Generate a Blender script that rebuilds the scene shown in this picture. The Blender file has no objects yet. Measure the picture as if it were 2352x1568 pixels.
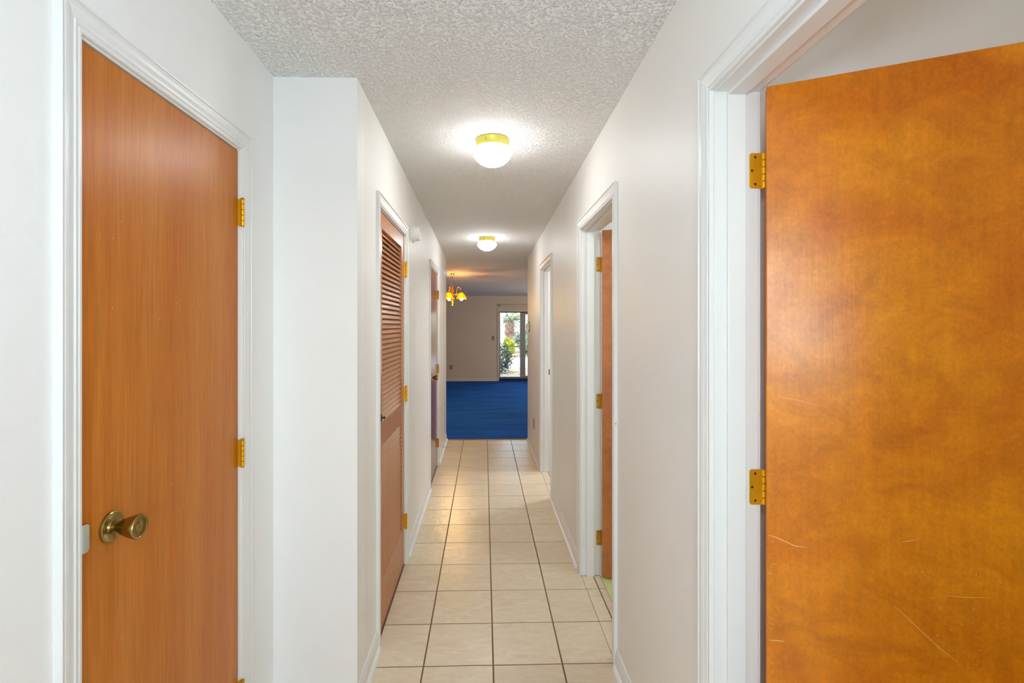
import bpy, bmesh, math, random
from mathutils import Vector, Matrix
random.seed(7)
S = bpy.context.scene
COL = S.collection

# ------------------------------------------------------------------ camera, world, sun, area lights, exposure
cam_d = bpy.data.cameras.new('camera')
cam = bpy.data.objects.new('camera', cam_d)
COL.objects.link(cam)
cam.location = (0, 0, 1.498)
cam.rotation_euler = (math.radians(90), 0, math.radians(-1.6))
cam_d.sensor_fit = 'HORIZONTAL'
cam_d.sensor_width = 36.0
cam_d.lens = 36.0 * 1136 / 2352
cam_d.shift_x = (1176 - 1143.7) / 2352
cam_d.shift_y = -(784 - 745) / 2352
cam_d.clip_start = 0.02
cam_d.clip_end = 500
S.camera = cam

S.view_settings.view_transform = 'Standard'
S.view_settings.look = 'None'
S.view_settings.exposure = 0.42
S.view_settings.gamma = 1.0
S.view_settings.use_curve_mapping = False
S.cycles.use_denoising = True
S.cycles.max_bounces = 14
S.cycles.diffuse_bounces = 10
S.cycles.glossy_bounces = 4
S.cycles.sample_clamp_indirect = 6.0
S.cycles.caustics_reflective = False
S.cycles.caustics_refractive = False

W = bpy.data.worlds.new('world')
S.world = W
W.use_nodes = True
wn = W.node_tree
sky = wn.nodes.new('ShaderNodeTexSky')
sky.sky_type = 'NISHITA'
sky.sun_disc = False
sky.sun_elevation = math.radians(48)
sky.sun_rotation = math.radians(200)
sky.air_density = 1.0
sky.dust_density = 2.0
wn.links.new(sky.outputs[0], wn.nodes['Background'].inputs[0])
wn.nodes['Background'].inputs[1].default_value = 0.7

def light(name, kind, loc, energy, color, rot=(0, 0, 0), size=None, size_y=None):
    d = bpy.data.lights.new(name, kind)
    d.energy = energy
    d.color = color
    if kind == 'AREA':
        d.shape = 'RECTANGLE'
        d.size = size
        d.size_y = size_y or size
    elif kind == 'SUN':
        d.angle = math.radians(0.5)
    elif size:
        d.shadow_soft_size = size
    o = bpy.data.objects.new(name, d)
    o.location = loc
    o.rotation_euler = rot
    COL.objects.link(o)
    return o

sun = light('sun', 'SUN', (0, 0, 30), 2.2, (1.0, 0.95, 0.86), (math.radians(42), 0, math.radians(-25)))
# added area light behind the camera, brightens the entry from the front
light('rear_fill_panel', 'AREA', (-0.12, -2.30, 1.62), 5.0, (0.68, 0.84, 1.0), (math.radians(90), 0, 0), 1.0, 1.3)
# added unseen point light behind the camera, lifts walls and near ceiling
light('rear_fill_point', 'POINT', (0.0, -0.85, 1.42), 21.0, (0.66, 0.83, 1.0), size=0.12)
# the photographer's flash just above the camera
light('camera_flash', 'AREA', (0.0, -0.10, 1.74), 6.0, (0.66, 0.83, 1.0), (math.radians(106), 0, 0), 0.16, 0.12)
# unseen fill lights added in the right side rooms, spilling into the hall
light('near_side_room_fill', 'POINT', (1.9, -0.4, 2.2), 13.0, (1.0, 0.95, 0.84), size=0.12)
light('middle_side_room_fill', 'POINT', (1.7, 2.3, 2.2), 17.0, (0.82, 0.92, 1.0), size=0.12)
light('far_side_room_fill', 'POINT', (1.7, 5.0, 2.2), 44.0, (0.92, 0.95, 1.0), size=0.12)

# added warm area light brightening the living room, no window there
light('living_side_fill', 'AREA', (3.3, 10.5, 1.4), 46.0, (1.0, 0.78, 0.52), (math.radians(90), 0, math.radians(90)), 1.6, 1.3)

LAMP_STRENGTH = 38.0
LAMP_COLOR = (0.96, 0.98, 1.0, 1)

def ceil_z(y):
    return 2.473 - 0.019 * (y - 1.5)

# ------------------------------------------------------------------ materials
def srgb(r, g, b):
    f = lambda c: c / 12.92 if c <= 0.04045 else ((c + 0.055) / 1.055) ** 2.4
    return (f(r / 255), f(g / 255), f(b / 255), 1)

def new_mat(name):
    m = bpy.data.materials.new(name)
    m.use_nodes = True
    return m, m.node_tree, m.node_tree.nodes['Principled BSDF']

def N(nt, t, **kw):
    n = nt.nodes.new(t)
    for k, v in kw.items():
        if k.startswith('i_'):
            key = k[2:]
            key = int(key) if key.isdigit() else key.replace('_', ' ')
            n.inputs[key].default_value = v
        else:
            setattr(n, k, v)
    return n

def coords(nt, scale=(1, 1, 1), out='Object'):
    tc = N(nt, 'ShaderNodeTexCoord')
    mp = N(nt, 'ShaderNodeMapping')
    mp.inputs['Scale'].default_value = scale
    nt.links.new(tc.outputs[out], mp.inputs[0])
    return mp

def ramp(nt, stops):
    r = N(nt, 'ShaderNodeValToRGB')
    e = r.color_ramp.elements
    while len(e) < len(stops):
        e.new(0.5)
    for i, (p, c) in enumerate(stops):
        e[i].position = p
        e[i].color = c
    return r

def plain(name, col, rough=0.5, metal=0.0, bump=None, var=0.0, coat=0.0):
    """solid colour with optional noise bump (scale, distance) and slight tone variation"""
    m, nt, b = new_mat(name)
    b.inputs['Base Color'].default_value = col
    b.inputs['Roughness'].default_value = rough
    b.inputs['Metallic'].default_value = metal
    b.inputs['Coat Weight'].default_value = coat
    mp = coords(nt)
    if var:
        n = N(nt, 'ShaderNodeTexNoise', i_Scale=3.0, i_Detail=4.0)
        nt.links.new(mp.outputs[0], n.inputs['Vector'])
        lo = tuple(c * (1 - var) for c in col[:3]) + (1,)
        hi = tuple(min(1, c * (1 + var)) for c in col[:3]) + (1,)
        r = ramp(nt, [(0.3, lo), (0.7, hi)])
        nt.links.new(n.outputs['Fac'], r.inputs[0])
        nt.links.new(r.outputs[0], b.inputs['Base Color'])
    if bump:
        n2 = N(nt, 'ShaderNodeTexNoise', i_Scale=bump[0], i_Detail=3.0)
        bp = N(nt, 'ShaderNodeBump', i_Strength=1.0, i_Distance=bump[1])
        nt.links.new(mp.outputs[0], n2.inputs['Vector'])
        nt.links.new(n2.outputs['Fac'], bp.inputs['Height'])
        nt.links.new(bp.outputs[0], b.inputs['Normal'])
    return m

def wood(name, dark, light_, grain, rough=0.32, mottled=False, coat=0.25, gscale=(1, 90, 2.2), spec=0.5):
    # gscale stretches the fine grain along the board
    m, nt, b = new_mat(name)
    mp = coords(nt, gscale)
    n1 = N(nt, 'ShaderNodeTexNoise', i_Scale=1.0, i_Detail=6.0, i_Roughness=0.65)
    nt.links.new(mp.outputs[0], n1.inputs['Vector'])
    mp2 = coords(nt, (1, 11.0, 0.5) if not mottled else (1.6, 1.6, 1.6))
    n2 = N(nt, 'ShaderNodeTexNoise', i_Scale=1.6, i_Detail=5.0, i_Distortion=1.2 if mottled else 0.15)
    nt.links.new(mp2.outputs[0], n2.inputs['Vector'])
    r1 = ramp(nt, [(0.28, dark), (0.72, light_)])
    nt.links.new(n2.outputs['Fac'], r1.inputs[0])
    r2 = ramp(nt, [(0.3, (grain, grain, grain, 1)), (0.62, (1, 1, 1, 1))])
    nt.links.new(n1.outputs['Fac'], r2.inputs[0])
    mx = N(nt, 'ShaderNodeMix', data_type='RGBA', blend_type='MULTIPLY')
    mx.inputs['Factor'].default_value = 1.0
    nt.links.new(r1.outputs[0], mx.inputs[6])
    nt.links.new(r2.outputs[0], mx.inputs[7])
    out = mx.outputs[2]
    if mottled:
        mp3 = coords(nt, (6, 6, 8))
        n3 = N(nt, 'ShaderNodeTexNoise', i_Scale=1.2, i_Detail=8.0, i_Roughness=0.72, i_Distortion=0.8)
        nt.links.new(mp3.outputs[0], n3.inputs['Vector'])
        r3 = ramp(nt, [(0.32, (0.72, 0.64, 0.5, 1)), (0.5, (0.96, 0.94, 0.9, 1)), (0.68, (1.16, 1.2, 1.1, 1))])
        nt.links.new(n3.outputs['Fac'], r3.inputs[0])
        mx2 = N(nt, 'ShaderNodeMix', data_type='RGBA', blend_type='MULTIPLY')
        mx2.inputs['Factor'].default_value = 0.8
        nt.links.new(out, mx2.inputs[6])
        nt.links.new(r3.outputs[0], mx2.inputs[7])
        out = mx2.outputs[2]
        n4 = N(nt, 'ShaderNodeTexNoise', i_Scale=170.0, i_Detail=3.0, i_Roughness=0.6)
        mp4 = coords(nt, (1, 1, 0.7))
        nt.links.new(mp4.outputs[0], n4.inputs['Vector'])
        r4 = ramp(nt, [(0.32, (0.88, 0.86, 0.84, 1)), (0.68, (1.08, 1.09, 1.1, 1))])
        nt.links.new(n4.outputs['Fac'], r4.inputs[0])
        mx3 = N(nt, 'ShaderNodeMix', data_type='RGBA', blend_type='MULTIPLY')
        mx3.inputs['Factor'].default_value = 0.9
        nt.links.new(out, mx3.inputs[6])
        nt.links.new(r4.outputs[0], mx3.inputs[7])
        out = mx3.outputs[2]
    nt.links.new(out, b.inputs['Base Color'])
    bp = N(nt, 'ShaderNodeBump', i_Strength=0.6, i_Distance=0.0006)
    nt.links.new(n1.outputs['Fac'], bp.inputs['Height'])
    nt.links.new(bp.outputs[0], b.inputs['Normal'])
    b.inputs['Roughness'].default_value = rough
    b.inputs['Coat Weight'].default_value = coat
    b.inputs['Coat Roughness'].default_value = 0.22
    b.inputs['Specular IOR Level'].default_value = spec
    return m

M = {}
M['wall'] = plain('wall_paint', srgb(240, 240, 238), 0.55, bump=(260, 0.0003), var=0.012)
M['hall_wall'] = plain('hall_wall_paint', srgb(236, 234, 229), 0.5, bump=(260, 0.0003), var=0.012)
M['living_wall'] = plain('living_wall_paint', srgb(206, 200, 188), 0.7, bump=(220, 0.0006), var=0.02)
M['trim'] = plain('trim_gloss_white', srgb(228, 228, 225), 0.32)
M['wood_closet'] = wood('reddish_lauan', srgb(190, 106, 22), srgb(204, 128, 48), 0.74, coat=0.0, gscale=(1, 130, 5.0), spec=0.22)
M['wood_louver'] = wood('brown_pine', srgb(172, 108, 58), srgb(190, 126, 74), 0.8, rough=0.4, gscale=(1, 3, 90))
M['wood_dark'] = wood('dark_glossy_wood', srgb(128, 60, 26), srgb(146, 74, 34), 0.75, rough=0.2, coat=0.2, spec=0.4)
M['wood_birch'] = wood('orange_birch', srgb(204, 106, 4), srgb(232, 146, 16), 0.88, rough=0.3, mottled=True, coat=0.12, gscale=(70, 1, 2.0), spec=0.4)
M['wood_birch_dull'] = wood('orange_brown_birch', srgb(180, 104, 48), srgb(196, 122, 64), 0.9, rough=0.4, mottled=True, gscale=(70, 1, 2.0))
M['brass'] = plain('brass', srgb(240, 180, 30), 0.3, 0.6, bump=(120, 0.0004), var=0.15)
M['collar'] = plain('lit_brass_collar', srgb(240, 232, 110), 0.35, 0.4)  # brass made paler and yellower, the lamp's light put into the collar colour
M['brass_old'] = plain('tarnished_brass', srgb(196, 146, 50), 0.4, 0.7, bump=(160, 0.001), var=0.3)
M['brass_antique'] = plain('antique_brass', srgb(160, 138, 78), 0.25, 1.0, bump=(90, 0.0002), var=0.2)
M['brass_chandelier'] = plain('polished_brass', srgb(250, 190, 40), 0.16, 1.0, var=0.1)
M['screw'] = plain('screw_dark', srgb(84, 74, 52), 0.4, 0.9)
M['steel'] = plain('zinc_plate', srgb(205, 212, 205), 0.35, 0.7, bump=(80, 0.0006))
M['white_plastic'] = plain('white_plastic', srgb(236, 236, 230), 0.4)
M['cream_plastic'] = plain('cream_plastic', srgb(232, 226, 200), 0.4)
M['tan_plastic'] = plain('tan_plastic', srgb(150, 124, 90), 0.5)
M['dark_slot'] = plain('dark_slot', srgb(40, 34, 30), 0.7)
M['grout'] = plain('brown_grout', srgb(118, 88, 64), 0.9, bump=(300, 0.001), var=0.1)
M['vinyl'] = plain('green_vinyl', srgb(206, 216, 150), 0.4, var=0.05)
M['grey_metal'] = plain('grey_aluminium', srgb(150, 152, 158), 0.45, 0.4)
M['dark_metal'] = plain('dark_bronze', srgb(46, 42, 48), 0.5, 0.3)
M['blue_sill'] = plain('blue_painted_sill', srgb(70, 110, 180), 0.4)
M['scratch'] = plain('bare_wood_scratch', srgb(236, 188, 124), 0.7)

def ceiling_mat():
    m, nt, b = new_mat('stippled_ceiling')
    b.inputs['Base Color'].default_value = srgb(240, 239, 236)
    b.inputs['Roughness'].default_value = 0.85
    mp = coords(nt)
    n = N(nt, 'ShaderNodeTexNoise', i_Scale=105.0, i_Detail=2.0, i_Roughness=0.5, i_Distortion=0.3)
    nt.links.new(mp.outputs[0], n.inputs['Vector'])
    r = ramp(nt, [(0.47, (0, 0, 0, 1)), (0.70, (1, 1, 1, 1))])
    nt.links.new(n.outputs['Fac'], r.inputs[0])
    bp = N(nt, 'ShaderNodeBump', i_Strength=1.0, i_Distance=0.006)
    # faint board joint across the hall
    sp = N(nt, 'ShaderNodeSeparateXYZ')
    nt.links.new(mp.outputs[0], sp.inputs[0])
    cm = N(nt, 'ShaderNodeMath', operation='COMPARE')
    cm.inputs[1].default_value = 3.15
    cm.inputs[2].default_value = 0.008
    nt.links.new(sp.outputs[1], cm.inputs[0])
    mxj = N(nt, 'ShaderNodeMath', operation='MULTIPLY_ADD')
    mxj.inputs[1].default_value = -0.9
    nt.links.new(cm.outputs[0], mxj.inputs[0])
    nt.links.new(r.outputs[0], mxj.inputs[2])
    nt.links.new(mxj.outputs[0], bp.inputs['Height'])
    nt.links.new(bp.outputs[0], b.inputs['Normal'])
    return m
M['ceiling'] = ceiling_mat()

def tile_mat():
    m, nt, b = new_mat('beige_ceramic_tile')
    tc = N(nt, 'ShaderNodeTexCoord')
    oi = N(nt, 'ShaderNodeObjectInfo')
    vm = N(nt, 'ShaderNodeVectorMath', operation='SCALE')
    cb = N(nt, 'ShaderNodeCombineXYZ')
    for i in range(3):
        nt.links.new(oi.outputs['Random'], cb.inputs[i])
    nt.links.new(cb.outputs[0], vm.inputs[0])
    vm.inputs['Scale'].default_value = 40.0
    add = N(nt, 'ShaderNodeVectorMath', operation='ADD')
    nt.links.new(tc.outputs['Object'], add.inputs[0])
    nt.links.new(vm.outputs[0], add.inputs[1])
    mp = N(nt, 'ShaderNodeMapping')
    mp.inputs['Scale'].default_value = (3.5, 9.0, 1.0)
    mp.inputs['Rotation'].default_value = (0, 0, 0.5)
    nt.links.new(add.outputs[0], mp.inputs[0])
    n = N(nt, 'ShaderNodeTexNoise', i_Scale=2.2, i_Detail=6.0, i_Roughness=0.55, i_Distortion=1.6)
    nt.links.new(mp.outputs[0], n.inputs['Vector'])
    r = ramp(nt, [(0.25, srgb(214, 196, 166)), (0.55, srgb(222, 206, 178)), (0.8, srgb(230, 217, 194))])
    nt.links.new(n.outputs['Fac'], r.inputs[0])
    mx = N(nt, 'ShaderNodeMix', data_type='RGBA', blend_type='MULTIPLY')
    rr = ramp(nt, [(0, (0.95, 0.95, 0.95, 1)), (1, (1.03, 1.03, 1.03, 1))])
    nt.links.new(oi.outputs['Random'], rr.inputs[0])
    mx.inputs['Factor'].default_value = 1.0
    nt.links.new(r.outputs[0], mx.inputs[6])
    nt.links.new(rr.outputs[0], mx.inputs[7])
    nt.links.new(mx.outputs[2], b.inputs['Base Color'])
    n2 = N(nt, 'ShaderNodeTexNoise', i_Scale=9.0, i_Detail=3.0, i_Roughness=0.5, i_Distortion=2.2)
    nt.links.new(add.outputs[0], n2.inputs['Vector'])
    bp = N(nt, 'ShaderNodeBump', i_Strength=1.0, i_Distance=0.003)
    nt.links.new(n2.outputs['Fac'], bp.inputs['Height'])
    nt.links.new(bp.outputs[0], b.inputs['Normal'])
    b.inputs['Roughness'].default_value = 0.27
    return m
M['tile'] = tile_mat()

def carpet_mat():
    m, nt, b = new_mat('blue_carpet')
    mp = coords(nt)
    n = N(nt, 'ShaderNodeTexNoise', i_Scale=90.0, i_Detail=4.0)
    nt.links.new(mp.outputs[0], n.inputs['Vector'])
    mp2 = coords(nt, (0.5, 2.5, 1))
    n2 = N(nt, 'ShaderNodeTexNoise', i_Scale=2.0, i_Detail=3.0)
    nt.links.new(mp2.outputs[0], n2.inputs['Vector'])
    r = ramp(nt, [(0.3, srgb(12, 66, 150)), (0.7, srgb(30, 106, 208))])
    ad = N(nt, 'ShaderNodeMath', operation='ADD')
    ml = N(nt, 'ShaderNodeMath', operation='MULTIPLY')
    ml.inputs[1].default_value = 0.5
    nt.links.new(n.outputs['Fac'], ad.inputs[0])
    nt.links.new(n2.outputs['Fac'], ad.inputs[1])
    nt.links.new(ad.outputs[0], ml.inputs[0])
    nt.links.new(ml.outputs[0], r.inputs[0])
    nt.links.new(r.outputs[0], b.inputs['Base Color'])
    bp = N(nt, 'ShaderNodeBump', i_Strength=0.8, i_Distance=0.006)
    nt.links.new(n.outputs['Fac'], bp.inputs['Height'])
    nt.links.new(bp.outputs[0], b.inputs['Normal'])
    b.inputs['Roughness'].default_value = 0.95
    b.inputs['Specular IOR Level'].default_value = 0.1
    return m
M['carpet'] = carpet_mat()

def emitter(name, col, strength, falloff=0):
    m, nt, b = new_mat(name)
    b.inputs['Base Color'].default_value = (0.85, 0.83, 0.78, 1)
    b.inputs['Roughness'].default_value = 0.2
    b.inputs['Emission Color'].default_value = col
    b.inputs['Emission Strength'].default_value = strength
    if falloff:
        # emission made weaker where the glass faces up, keeping the ceiling darker
        ge = N(nt, 'ShaderNodeNewGeometry')
        sp = N(nt, 'ShaderNodeSeparateXYZ')
        mr = N(nt, 'ShaderNodeMapRange')
        mr.inputs[1].default_value = -0.1
        mr.inputs[2].default_value = 0.5
        mr.inputs[3].default_value = strength
        mr.inputs[4].default_value = strength * falloff
        nt.links.new(ge.outputs['Normal'], sp.inputs[0])
        nt.links.new(sp.outputs[2], mr.inputs[0])
        nt.links.new(mr.outputs[0], b.inputs['Emission Strength'])
    n = N(nt, 'ShaderNodeTexNoise', i_Scale=40.0)
    bp = N(nt, 'ShaderNodeBump', i_Strength=0.2, i_Distance=0.001)
    nt.links.new(n.outputs['Fac'], bp.inputs['Height'])
    nt.links.new(bp.outputs[0], b.inputs['Normal'])
    return m
M['opal'] = emitter('lit_opal_glass', LAMP_COLOR, LAMP_STRENGTH, 0.10)
M['bulb'] = emitter('lit_bulb', (1.0, 0.78, 0.45, 1), 22.0)

def amber_mat():
    m, nt, b = new_mat('amber_glass')
    tr = N(nt, 'ShaderNodeBsdfTranslucent')
    tr.inputs[0].default_value = (0.5, 0.10, 0.002, 1)
    tp = N(nt, 'ShaderNodeBsdfTransparent')
    tp.inputs[0].default_value = (1.0, 0.22, 0.01, 1)
    gl = N(nt, 'ShaderNodeBsdfGlossy')
    gl.inputs['Roughness'].default_value = 0.1
    m1 = N(nt, 'ShaderNodeMixShader')
    m1.inputs[0].default_value = 0.06
    m2 = N(nt, 'ShaderNodeMixShader')
    m2.inputs[0].default_value = 0.08
    nt.links.new(tr.outputs[0], m1.inputs[1])
    nt.links.new(tp.outputs[0], m1.inputs[2])
    nt.links.new(m1.outputs[0], m2.inputs[1])
    nt.links.new(gl.outputs[0], m2.inputs[2])
    nt.links.new(m2.outputs[0], nt.nodes['Material Output'].inputs[0])
    return m
M['amber'] = amber_mat()

def pane_mat():
    m, nt, b = new_mat('window_glass')
    tp = N(nt, 'ShaderNodeBsdfTransparent')
    tp.inputs[0].default_value = (0.94, 0.96, 0.96, 1)
    gl = N(nt, 'ShaderNodeBsdfGlossy')
    gl.inputs['Roughness'].default_value = 0.02
    fr = N(nt, 'ShaderNodeFresnel', i_IOR=1.45)
    mx = N(nt, 'ShaderNodeMixShader')
    nt.links.new(fr.outputs[0], mx.inputs[0])
    nt.links.new(tp.outputs[0], mx.inputs[1])
    nt.links.new(gl.outputs[0], mx.inputs[2])
    nt.links.new(mx.outputs[0], nt.nodes['Material Output'].inputs[0])
    return m
M['pane'] = pane_mat()

def two_tone(name, a, b_, scale, rough=0.9, bump=0.02):
    m, nt, b = new_mat(name)
    mp = coords(nt)
    n = N(nt, 'ShaderNodeTexNoise', i_Scale=scale, i_Detail=5.0, i_Roughness=0.7)
    nt.links.new(mp.outputs[0], n.inputs['Vector'])
    r = ramp(nt, [(0.35, a), (0.65, b_)])
    nt.links.new(n.outputs['Fac'], r.inputs[0])
    nt.links.new(r.outputs[0], b.inputs['Base Color'])
    bp = N(nt, 'ShaderNodeBump', i_Strength=1.0, i_Distance=bump)
    nt.links.new(n.outputs['Fac'], bp.inputs['Height'])
    nt.links.new(bp.outputs[0], b.inputs['Normal'])
    b.inputs['Roughness'].default_value = rough
    return m
M['lawn'] = two_tone('dry_lawn', srgb(112, 88, 56), srgb(206, 184, 146), 5.0)
M['drive'] = two_tone('pale_concrete', srgb(176, 176, 186), srgb(206, 206, 214), 2.0, bump=0.004)
M['leaf_dark'] = two_tone('dark_green_leaf', srgb(44, 62, 44), srgb(92, 112, 92), 8.0)
M['leaf_yellow'] = two_tone('yellow_green_leaf', srgb(110, 140, 30), srgb(200, 206, 70), 5.0)
M['leaf_grey'] = two_tone('grey_green_leaf', srgb(84, 108, 78), srgb(140, 160, 130), 5.0)
M['palm_leaf'] = two_tone('palm_frond', srgb(70, 96, 60), srgb(130, 150, 100), 4.0)
M['bark'] = two_tone('palm_bark', srgb(104, 76, 64), srgb(176, 146, 130), 6.0)
M['bark_pale'] = two_tone('pale_bark', srgb(190, 166, 150), srgb(228, 208, 196), 5.0)
M['mulch'] = two_tone('red_mulch', srgb(120, 60, 36), srgb(170, 96, 56), 8.0)

# ------------------------------------------------------------------ mesh helpers
class MB:
    def __init__(self):
        self.v, self.f = [], []
    def add(self, verts, faces):
        o = len(self.v)
        self.v += [tuple(p) for p in verts]
        self.f += [tuple(i + o for i in fc) for fc in faces]
        return self
    def box(self, x0, x1, y0, y1, z0, z1):
        return self.hexa([(x0, y0, z0), (x1, y0, z0), (x1, y1, z0), (x0, y1, z0), (x0, y0, z1), (x1, y0, z1), (x1, y1, z1), (x0, y1, z1)])
    def hexa(self, p):
        return self.add(p, [(0, 3, 2, 1), (4, 5, 6, 7), (0, 1, 5, 4), (1, 2, 6, 5), (2, 3, 7, 6), (3, 0, 4, 7)])
    def wallbox(self, x0, x1, y0, y1, z0, drop=0.0):
        """box whose top follows the ceiling"""
        a, b = ceil_z(y0) + drop, ceil_z(y1) + drop
        return self.hexa([(x0, y0, z0), (x1, y0, z0), (x1, y1, z0), (x0, y1, z0), (x0, y0, a), (x1, y0, a), (x1, y1, b), (x0, y1, b)])
    def loft(self, rings, closed=True, cap=True):
        n = len(rings[0])
        base = len(self.v)
        for r in rings:
            self.v += [tuple(p) for p in r]
        for k in range(len(rings) - 1):
            for i in range(n if closed else n - 1):
                j = (i + 1) % n
                self.f.append((base + k * n + i, base + k * n + j, base + (k + 1) * n + j, base + (k + 1) * n + i))
        if cap:
            self.f.append(tuple(base + i for i in reversed(range(n))))
            self.f.append(tuple(base + (len(rings) - 1) * n + i for i in range(n)))
        return self
    def lathe(self, prof, c=(0, 0, 0), axis='z', n=24, cap=True):
        rings = []
        for r, h in prof:
            ring = []
            for i in range(n):
                a = 2 * math.pi * i / n
                u, w = r * math.cos(a), r * math.sin(a)
                p = {'z': (u, w, h), 'x': (h, u, w), 'y': (w, h, u)}[axis]
                ring.append((c[0] + p[0], c[1] + p[1], c[2] + p[2]))
            rings.append(ring)
        return self.loft(rings, True, cap)
    def tube(self, pts, rad, n=8):
        pts = [Vector(p) for p in pts]
        rings = []
        up = Vector((0.13, 0.21, 0.97)).normalized()
        for i, p in enumerate(pts):
            t = (pts[min(i + 1, len(pts) - 1)] - pts[max(i - 1, 0)]).normalized()
            a = t.cross(up)
            if a.length < 0.05:
                a = t.cross(Vector((1, 0, 0)))
            a.normalize()
            b = t.cross(a).normalized()
            r = rad[i] if isinstance(rad, (list, tuple)) else rad
            rings.append([p + a * (r * math.cos(2 * math.pi * k / n)) + b * (r * math.sin(2 * math.pi * k / n)) for k in range(n)])
        return self.loft(rings)
    def mesh(self, name, mat, smooth=None):
        me = bpy.data.meshes.new(name)
        me.from_pydata(self.v, [], self.f)
        bm = bmesh.new()
        bm.from_mesh(me)
        bmesh.ops.recalc_face_normals(bm, faces=bm.faces)
        bm.to_mesh(me)
        bm.free()
        me.materials.append(mat)
        if smooth is not None:
            me.shade_smooth()
            me.set_sharp_from_angle(angle=math.radians(smooth))
        me.update()
        return me
    def obj(self, name, mat, parent=None, loc=None, smooth=None, bevel=0.0):
        """one mesh object; with loc the mesh (given in world coordinates) is re-centred there"""
        if loc is not None:
            self.v = [(a - loc[0], b - loc[1], c - loc[2]) for a, b, c in self.v]
        o = link(name, self.mesh(name, mat, smooth), parent, loc)
        if bevel:
            md = o.modifiers.new('bevel', 'BEVEL')
            md.width = bevel
            md.segments = 2
            md.limit_method = 'ANGLE'
        return o

def link(name, me, parent=None, loc=None):
    o = bpy.data.objects.new(name, me)
    COL.objects.link(o)
    if parent is not None:
        o.parent = parent
    if loc is not None:
        if parent is not None:
            # parents carry no scale; location is given in the world and turned into the parent's frame
            pm = pmat(parent)
            o.location = pm.inverted() @ Vector(loc)
        else:
            o.location = loc
    return o

def pmat(o):
    m = Matrix.LocRotScale(o.location, o.rotation_euler, o.scale)
    return pmat(o.parent) @ m if o.parent else m

def tag(o, label=None, cat=None, group=None, kind=None):
    if label: o['label'] = label
    if cat: o['category'] = cat
    if group: o['group'] = group
    if kind: o['kind'] = kind
    return o

def struct(o, label, cat=None):
    return tag(o, label, cat, None, 'structure')

def empty(name, loc, rz=0.0):
    o = bpy.data.objects.new(name, None)
    COL.objects.link(o)
    o.location = loc
    o.rotation_euler = (0, 0, rz)
    o.empty_display_size = 0.1
    return o

def dup(root, loc=None, label=None, rz=None):
    r = root.copy()
    COL.objects.link(r)
    if loc is not None: r.location = loc
    if rz is not None: r.rotation_euler = (0, 0, rz)
    if label: r['label'] = label
    for ch in list(root.children):
        c = ch.copy()
        COL.objects.link(c)
        c.parent = r
        for g in list(ch.children):
            d = g.copy()
            COL.objects.link(d)
            d.parent = c
    return r

# ------------------------------------------------------------------ room shell
XL, XN, XR = -0.497, -0.822, 0.581        # hall left wall, entry left wall, right wall
XRO = 0.693                                # room side of the right wall
Y_END_L, Y_END_R, Y_CARPET = 6.50, 6.60, 6.425
Y_FAR = 13.09

# openings: (y0, y1, head) between jamb faces
L1 = (1.029, 1.682, 2.082)
L2 = (2.352, 3.108, 2.050)
L3 = (4.548, 5.256, 2.028)
R0 = (0.400, 1.232, 2.085)
R1 = (2.200, 2.935, 2.058)
R2 = (4.265, 5.022, 2.046)
JT = 0.018                                 # jamb board thickness

def wall_run(name, x0, x1, y0, y1, opens, mat, label):
    mb = MB()
    y = y0
    for a, b, h in opens:
        mb.wallbox(x0, x1, y, a - JT, -0.02)
        mb.wallbox(x0, x1, a - JT, b + JT, h + JT)
        y = b + JT
    mb.wallbox(x0, x1, y, y1, -0.02)
    return struct(mb.obj(name, mat), label, 'wall')

wall_run('wall_left', XN - 0.115, XN, -2.4, 1.953, [L1], M['wall'], 'white entry wall around the nearest closed brown door')
mb = MB()
mb.wallbox(XN - 0.115, XL, 1.953, 2.07, -0.02)
struct(mb.obj('wall_left', M['wall']), 'bright white wall end facing the camera beside the louvered door', 'wall')
wall_run('wall_left', XL - 0.115, XL, 2.07, Y_END_L, [L2, L3], M['hall_wall'], 'pale beige left wall of the hall with louvered door')
wall_run('wall_right', XR, XRO, -2.4, Y_END_R, [R0, R1, R2], M['hall_wall'], 'pale right wall of the hall with three doorways')
mb = MB()
mb.wallbox(-1.6, -0.22 - 0.5, -2.52, -2.4, -0.02)
mb.wallbox(0.52, 2.7, -2.52, -2.4, -0.02)
mb.box(-0.72, 0.52, -2.52, -2.4, -0.02, 0.92)
mb.wallbox(-0.72, 0.52, -2.52, -2.4, 2.32)
struct(mb.obj('wall_back', M['wall']), 'entry wall behind the camera around the added window', 'wall')
mb = MB(); mb.wallbox(-1.72, -1.6, -2.52, 6.45, -0.02)
struct(mb.obj('wall_closet', M['wall']), 'back wall of the closets behind the left doors', 'wall')
mb = MB(); mb.wallbox(2.6, 2.72, -2.52, 6.48, -0.02)
struct(mb.obj('wall_outer_right', M['wall']), 'outer wall of the side rooms on the right', 'wall')
mb = MB(); mb.wallbox(XRO, 2.6, 1.40, 1.50, -0.02)
struct(mb.obj('wall_side_room', M['wall']), 'white side room wall seen above the open orange door', 'wall')
mb = MB(); mb.wallbox(XRO, 2.6, 3.75, 3.85, -0.02)
struct(mb.obj('wall_side_room', M['wall']), 'wall between the middle and far side rooms', 'wall')
mb = MB(); mb.wallbox(-3.6, XL - 0.115, Y_END_L - 0.115, Y_END_L, -0.02)
struct(mb.obj('wall_living_left_front', M['living_wall']), 'living room wall to the left of the hall mouth', 'wall')
mb = MB(); mb.wallbox(XRO, 3.5, Y_END_R - 0.115, Y_END_R, -0.02)
struct(mb.obj('wall_living_right_front', M['living_wall']), 'living room wall to the right of the hall mouth', 'wall')
mb = MB(); mb.wallbox(-3.72, -3.6, Y_END_L - 0.2, Y_FAR + 0.15, -0.02)
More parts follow.
